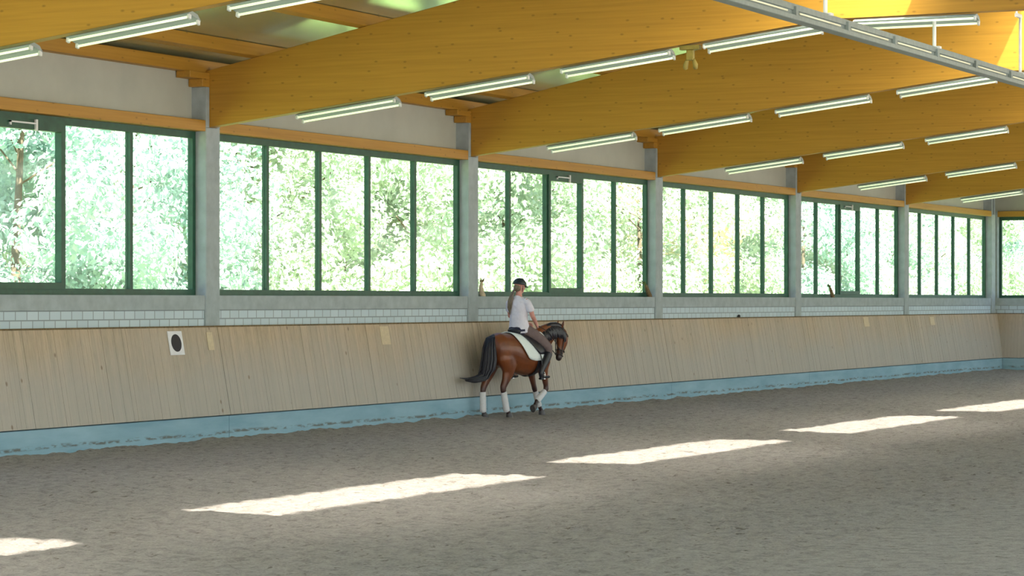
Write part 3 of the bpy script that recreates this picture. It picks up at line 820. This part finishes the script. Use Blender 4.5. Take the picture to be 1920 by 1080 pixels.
for s in (-1, 1): tube(bm, [(1.08, s * .085 - .035, 1.50), (1.10, s * .105 - .035, 1.35), (1.07, s * .075 - .035, 1.15), (1.06, s * .066 - .035, 1.06)], .008, 6)
br_ = tag(obj('bridle', bm, M['leather'], horse), 'black bridle')
bm = bmesh.new()
for s in (-1, 1): tube(bm, [(1.06, s * .068 - .035, 1.06), (.88, s * .12, 1.26), (.62, s * .15, 1.46), (.40, s * .11, 1.56)], .007, 6)
obj('reins', bm, M['leather'], br_)

# ------------------------------------------------------------------ rider
rider = empty('person', (HX, -HT, 0), HR)
tag(rider, 'person in white t-shirt, grey-brown breeches and dark helmet riding the bay horse', 'person')
bm = bmesh.new()
# torso, neck, head, limbs: one surface
loft(bm, [((.0, 0, 1.46), .165, .12), ((-.01, 0, 1.55), .17, .125), ((-.02, 0, 1.66), .135, .10), ((-.02, 0, 1.80), .145, .105), ((-.03, 0, 1.93), .165, .11), ((-.03, 0, 2.02), .15, .085), ((-.025, 0, 2.07), .07, .06),
          ((-.015, 0, 2.12), .052, .055), ((-.0, 0, 2.17), .055, .06)], 20)
HC = Vector((.0, 0, 2.25)); HZ = math.radians(-22)
hm = Matrix.Translation(HC) @ Matrix.Rotation(HZ, 4, 'Z') @ Matrix.Rotation(math.radians(8), 4, 'Y')
def hp(x, y, z): return hm @ Vector((x, y, z))
ball(bm, (0, 0, 0), 1, (1, 1, 1)) if False else None
bmesh.ops.create_uvsphere(bm, u_segments=20, v_segments=14, radius=1, matrix=hm @ Matrix.Diagonal((.096, .077, .112, 1)))
bmesh.ops.create_uvsphere(bm, u_segments=16, v_segments=10, radius=1, matrix=hm @ Matrix.Translation((.03, 0, -.06)) @ Matrix.Diagonal((.062, .055, .06, 1)))
loft(bm, [(hp(.085, 0, .02), .010, .012), (hp(.104, 0, -.012), .013, .013), (hp(.106, 0, -.024), .016, .012), (hp(.09, 0, -.034), .01, .01)], 10)   # nose
loft(bm, [(hp(.05, 0, -.09), .02, .02), (hp(.078, 0, -.097), .018, .014)], 10)                                                            # chin
for s in (-1, 1):
    loft(bm, [(hp(-.012, s * .074, .022), .006, .012), (hp(-.005, s * .086, .012), .007, .022), (hp(.004, s * .083, -.012), .006, .016), (hp(.006, s * .076, -.032), .004, .008)], 10)
def arm(s):
    return [Vector((-.03, s * .165, 2.015)), Vector((-.02, s * .205, 1.96)), Vector((.02, s * .235, 1.84)), Vector((.05, s * .25, 1.735)), Vector((.12, s * .225, 1.69)), Vector((.24, s * .165, 1.625)), Vector((.325, s * .115, 1.585))]
for s in (-1, 1):
    loft(bm, list(zip(arm(s), (.045, .050, .044, .038, .038, .033, .026), (.045, .052, .046, .040, .038, .033, .022))), 14, Vector((0, 0, 1)))
    leg = [((.02, s * .10, 1.50), .10, .10), ((.14, s * .19, 1.42), .085, .095), ((.28, s * .265, 1.31), .072, .085), ((.41, s * .315, 1.18), .058, .064), ((.40, s * .325, 1.10), .055, .06), ((.32, s * .335, .98), .052, .064), ((.23, s * .34, .86), .040, .046), ((.17, s * .34, .76), .036, .040),
           ((.19, s * .34, .71), .038, .036), ((.28, s * .345, .695), .040, .026), ((.35, s * .35, .695), .034, .02)]
    loft(bm, leg, 16)
    # hand: palm + five fingers curled round the rein
    W = Vector((.33, s * .11, 1.58)); f = Vector((.93, -s * .30, -.22)).normalized(); up_ = Vector((0, 0, 1)); sd = f.cross(up_).normalized() * s
    loft(bm, [(W, .020, .026), (W + f * .04, .017, .036), (W + f * .08, .014, .038)], 12, sd)
    for j in range(4):
        b0 = W + f * .078 + up_ * (.027 - .018 * j); ln = (.9, 1, .95, .78)[j]; inn = -sd if False else Vector((0, -s, 0))
        loft(bm, [(b0, .009, .009), (b0 + f * .030 * ln + inn * .006, .009, .009), (b0 + f * .036 * ln + inn * .03 * ln, .008, .008), (b0 + f * .012 + inn * .042 * ln, .0075, .0075), (b0 - f * .008 + inn * .034 * ln, .006, .006)], 8, up_)
    b0 = W + f * .03 + up_ * .03
    loft(bm, [(b0, .011, .011), (b0 + f * .03 + up_ * .02 + Vector((0, -s * .008, 0)), .010, .010), (b0 + f * .055 + up_ * .018 + Vector((0, -s * .02, 0)), .009, .009), (b0 + f * .07 + up_ * .01 + Vector((0, -s * .026, 0)), .007, .007)], 8)
pb = obj('body', bm, M['skin'], rider); remesh(pb, .007, 4, .4)
for s in (-1, 1):
    bm = bmesh.new(); bmesh.ops.create_uvsphere(bm, u_segments=10, v_segments=8, radius=.010, matrix=Matrix.Translation(hp(.084, s * .030, .012)))
    obj('eye', bm, M['eye'], rider, smooth=True)
bm = bmesh.new(); loft(bm, [(hp(.085, -.022, -.062), .003, .003), (hp(.092, 0, -.060), .006, .006), (hp(.085, .022, -.062), .003, .003)], 8, Vector((0, 0, 1))); obj('mouth', bm, M['lip'], rider, smooth=True)
# helmet
bm = bmesh.new(); bmesh.ops.create_uvsphere(bm, u_segments=28, v_segments=18, radius=1, matrix=Matrix.Diagonal((.125, .102, .118, 1)))
bmesh.ops.delete(bm, geom=[v for v in bm.verts if v.co.z < -.012], context='VERTS')
bm.transform(hm @ Matrix.Translation((-.004, 0, .028)))
he = obj('helmet', bm, M['helmet'], rider, smooth=True); sm = he.modifiers.new('thickness', 'SOLIDIFY'); sm.thickness = .012; sm.offset = -1
bm = bmesh.new(); vs = []
for k in range(11):
    a = -1.0 + 2.0 * k / 10; vs.append((bm.verts.new(hp(.115 * math.cos(a), .098 * math.sin(a), .022)), bm.verts.new(hp(.115 * math.cos(a) + .055 * math.cos(a * .9), .100 * math.sin(a), .008))))
for (a, b), (c, d) in zip(vs, vs[1:]): bm.faces.new((a, b, d, c))
pk = obj('peak', bm, M['helmet'], he); sm = pk.modifiers.new('thickness', 'SOLIDIFY'); sm.thickness = .006
bm = bmesh.new()
for s in (-1, 1): tube(bm, [hp(.02, s * .088, .02), hp(.03, s * .074, -.05), hp(.05, s * .03, -.108), hp(.052, 0, -.112)], .005, 6)
obj('chin_strap', bm, M['helmet'], he)
# hair and ponytail
bm = bmesh.new(); bmesh.ops.create_uvsphere(bm, u_segments=18, v_segments=12, radius=1, matrix=hm @ Matrix.Translation((-.035, 0, -.03)) @ Matrix.Diagonal((.072, .078, .075, 1)))
for i in range(46):
    a = rm.uniform(-1, 1); b = rm.uniform(-1, 1); w = rm.uniform(.75, 1.1)
    loft(bm, [(hp(-.08, a * .02, -.03 + b * .015), .006, .006), (Vector((-.13 + b * .012, .05 + a * .025, 2.13)), .009, .009), (Vector((-.165 + b * .02, .07 + a * .035, 2.0)), .010, .010), (Vector((-.165 + b * .018, .085 + a * .03, 1.88)), .008, .008), (Vector((-.15, .09 + a * .012, 1.80 * 1 + rm.uniform(-.05, .05))), .002, .002)], 6)
tag(obj('hair', bm, M['hair'], rider, smooth=True), 'long brown ponytail with fair strands')
# t-shirt
bm = bmesh.new()
loft(bm, [((-.005, 0, 1.455), .205, .165), ((-.01, 0, 1.55), .195, .155), ((-.02, 0, 1.66), .172, .135), ((-.02, 0, 1.80), .170, .128), ((-.03, 0, 1.93), .182, .128), ((-.03, 0, 2.01), .170, .105), ((-.028, 0, 2.055), .105, .078), ((-.025, 0, 2.075), .07, .066)], 24)
for s in (-1, 1):
    A = arm(s); loft(bm, [(A[0] + Vector((0, -s * .03, -.01)), .06, .06), (A[1], .064, .066), (A[2], .066, .070), (A[2].lerp(A[3], .15), .066, .070)], 16, Vector((0, 0, 1)))
sh = obj('shirt', bm, M['shirt'], rider); remesh(sh, .009, 5, .5)
tx = bpy.data.textures.new('cloth_folds', 'CLOUDS'); tx.noise_scale = .12
dm = sh.modifiers.new('folds', 'DISPLACE'); dm.texture = tx; dm.strength = .022; dm.mid_level = .5; dm.texture_coords = 'LOCAL'
# breeches and boots
bm = bmesh.new()
loft(bm, [((.0, 0, 1.42), .165, .13), ((.0, 0, 1.50), .185, .145), ((-.01, 0, 1.58), .17, .125)], 20)
for s in (-1, 1): loft(bm, [((.02, s * .09, 1.50), .115, .115), ((.14, s * .19, 1.42), .10, .108), ((.28, s * .268, 1.31), .086, .096), ((.41, s * .318, 1.185), .070, .076), ((.40, s * .33, 1.10), .066, .070), ((.345, s * .335, 1.02), .062, .068)], 16)
bo = obj('breeches', bm, M['breech'], rider); remesh(bo, .01, 5, .5)
bm = bmesh.new(); loft(bm, [((-.03, 0, 1.405), .14, .11), ((-.03, 0, 1.47), .19, .155), ((-.02, 0, 1.525), .185, .15)], 20)
fs = tag(obj('seat_patch', bm, M['navy'], rider), 'dark navy seat of the breeches'); remesh(fs, .01, 4, .5)
for s in (-1, 1):
    bm = bmesh.new()
    loft(bm, [((.39, s * .335, 1.09), .068, .074), ((.335, s * .337, 1.0), .064, .074), ((.26, s * .34, .90), .056, .066), ((.19, s * .342, .80), .046, .052), ((.17, s * .342, .745), .046, .052), ((.18, s * .342, .70), .046, .045), ((.27, s * .347, .688), .047, .032), ((.37, s * .352, .685), .038, .024)], 16)
    box(bm, .135, .19, s * .345 - .032, s * .345 + .032, .64, .67)
    b_ = obj('boot', bm, M['navy'] if False else M['leather'], rider); remesh(b_, .009, 3, .5)
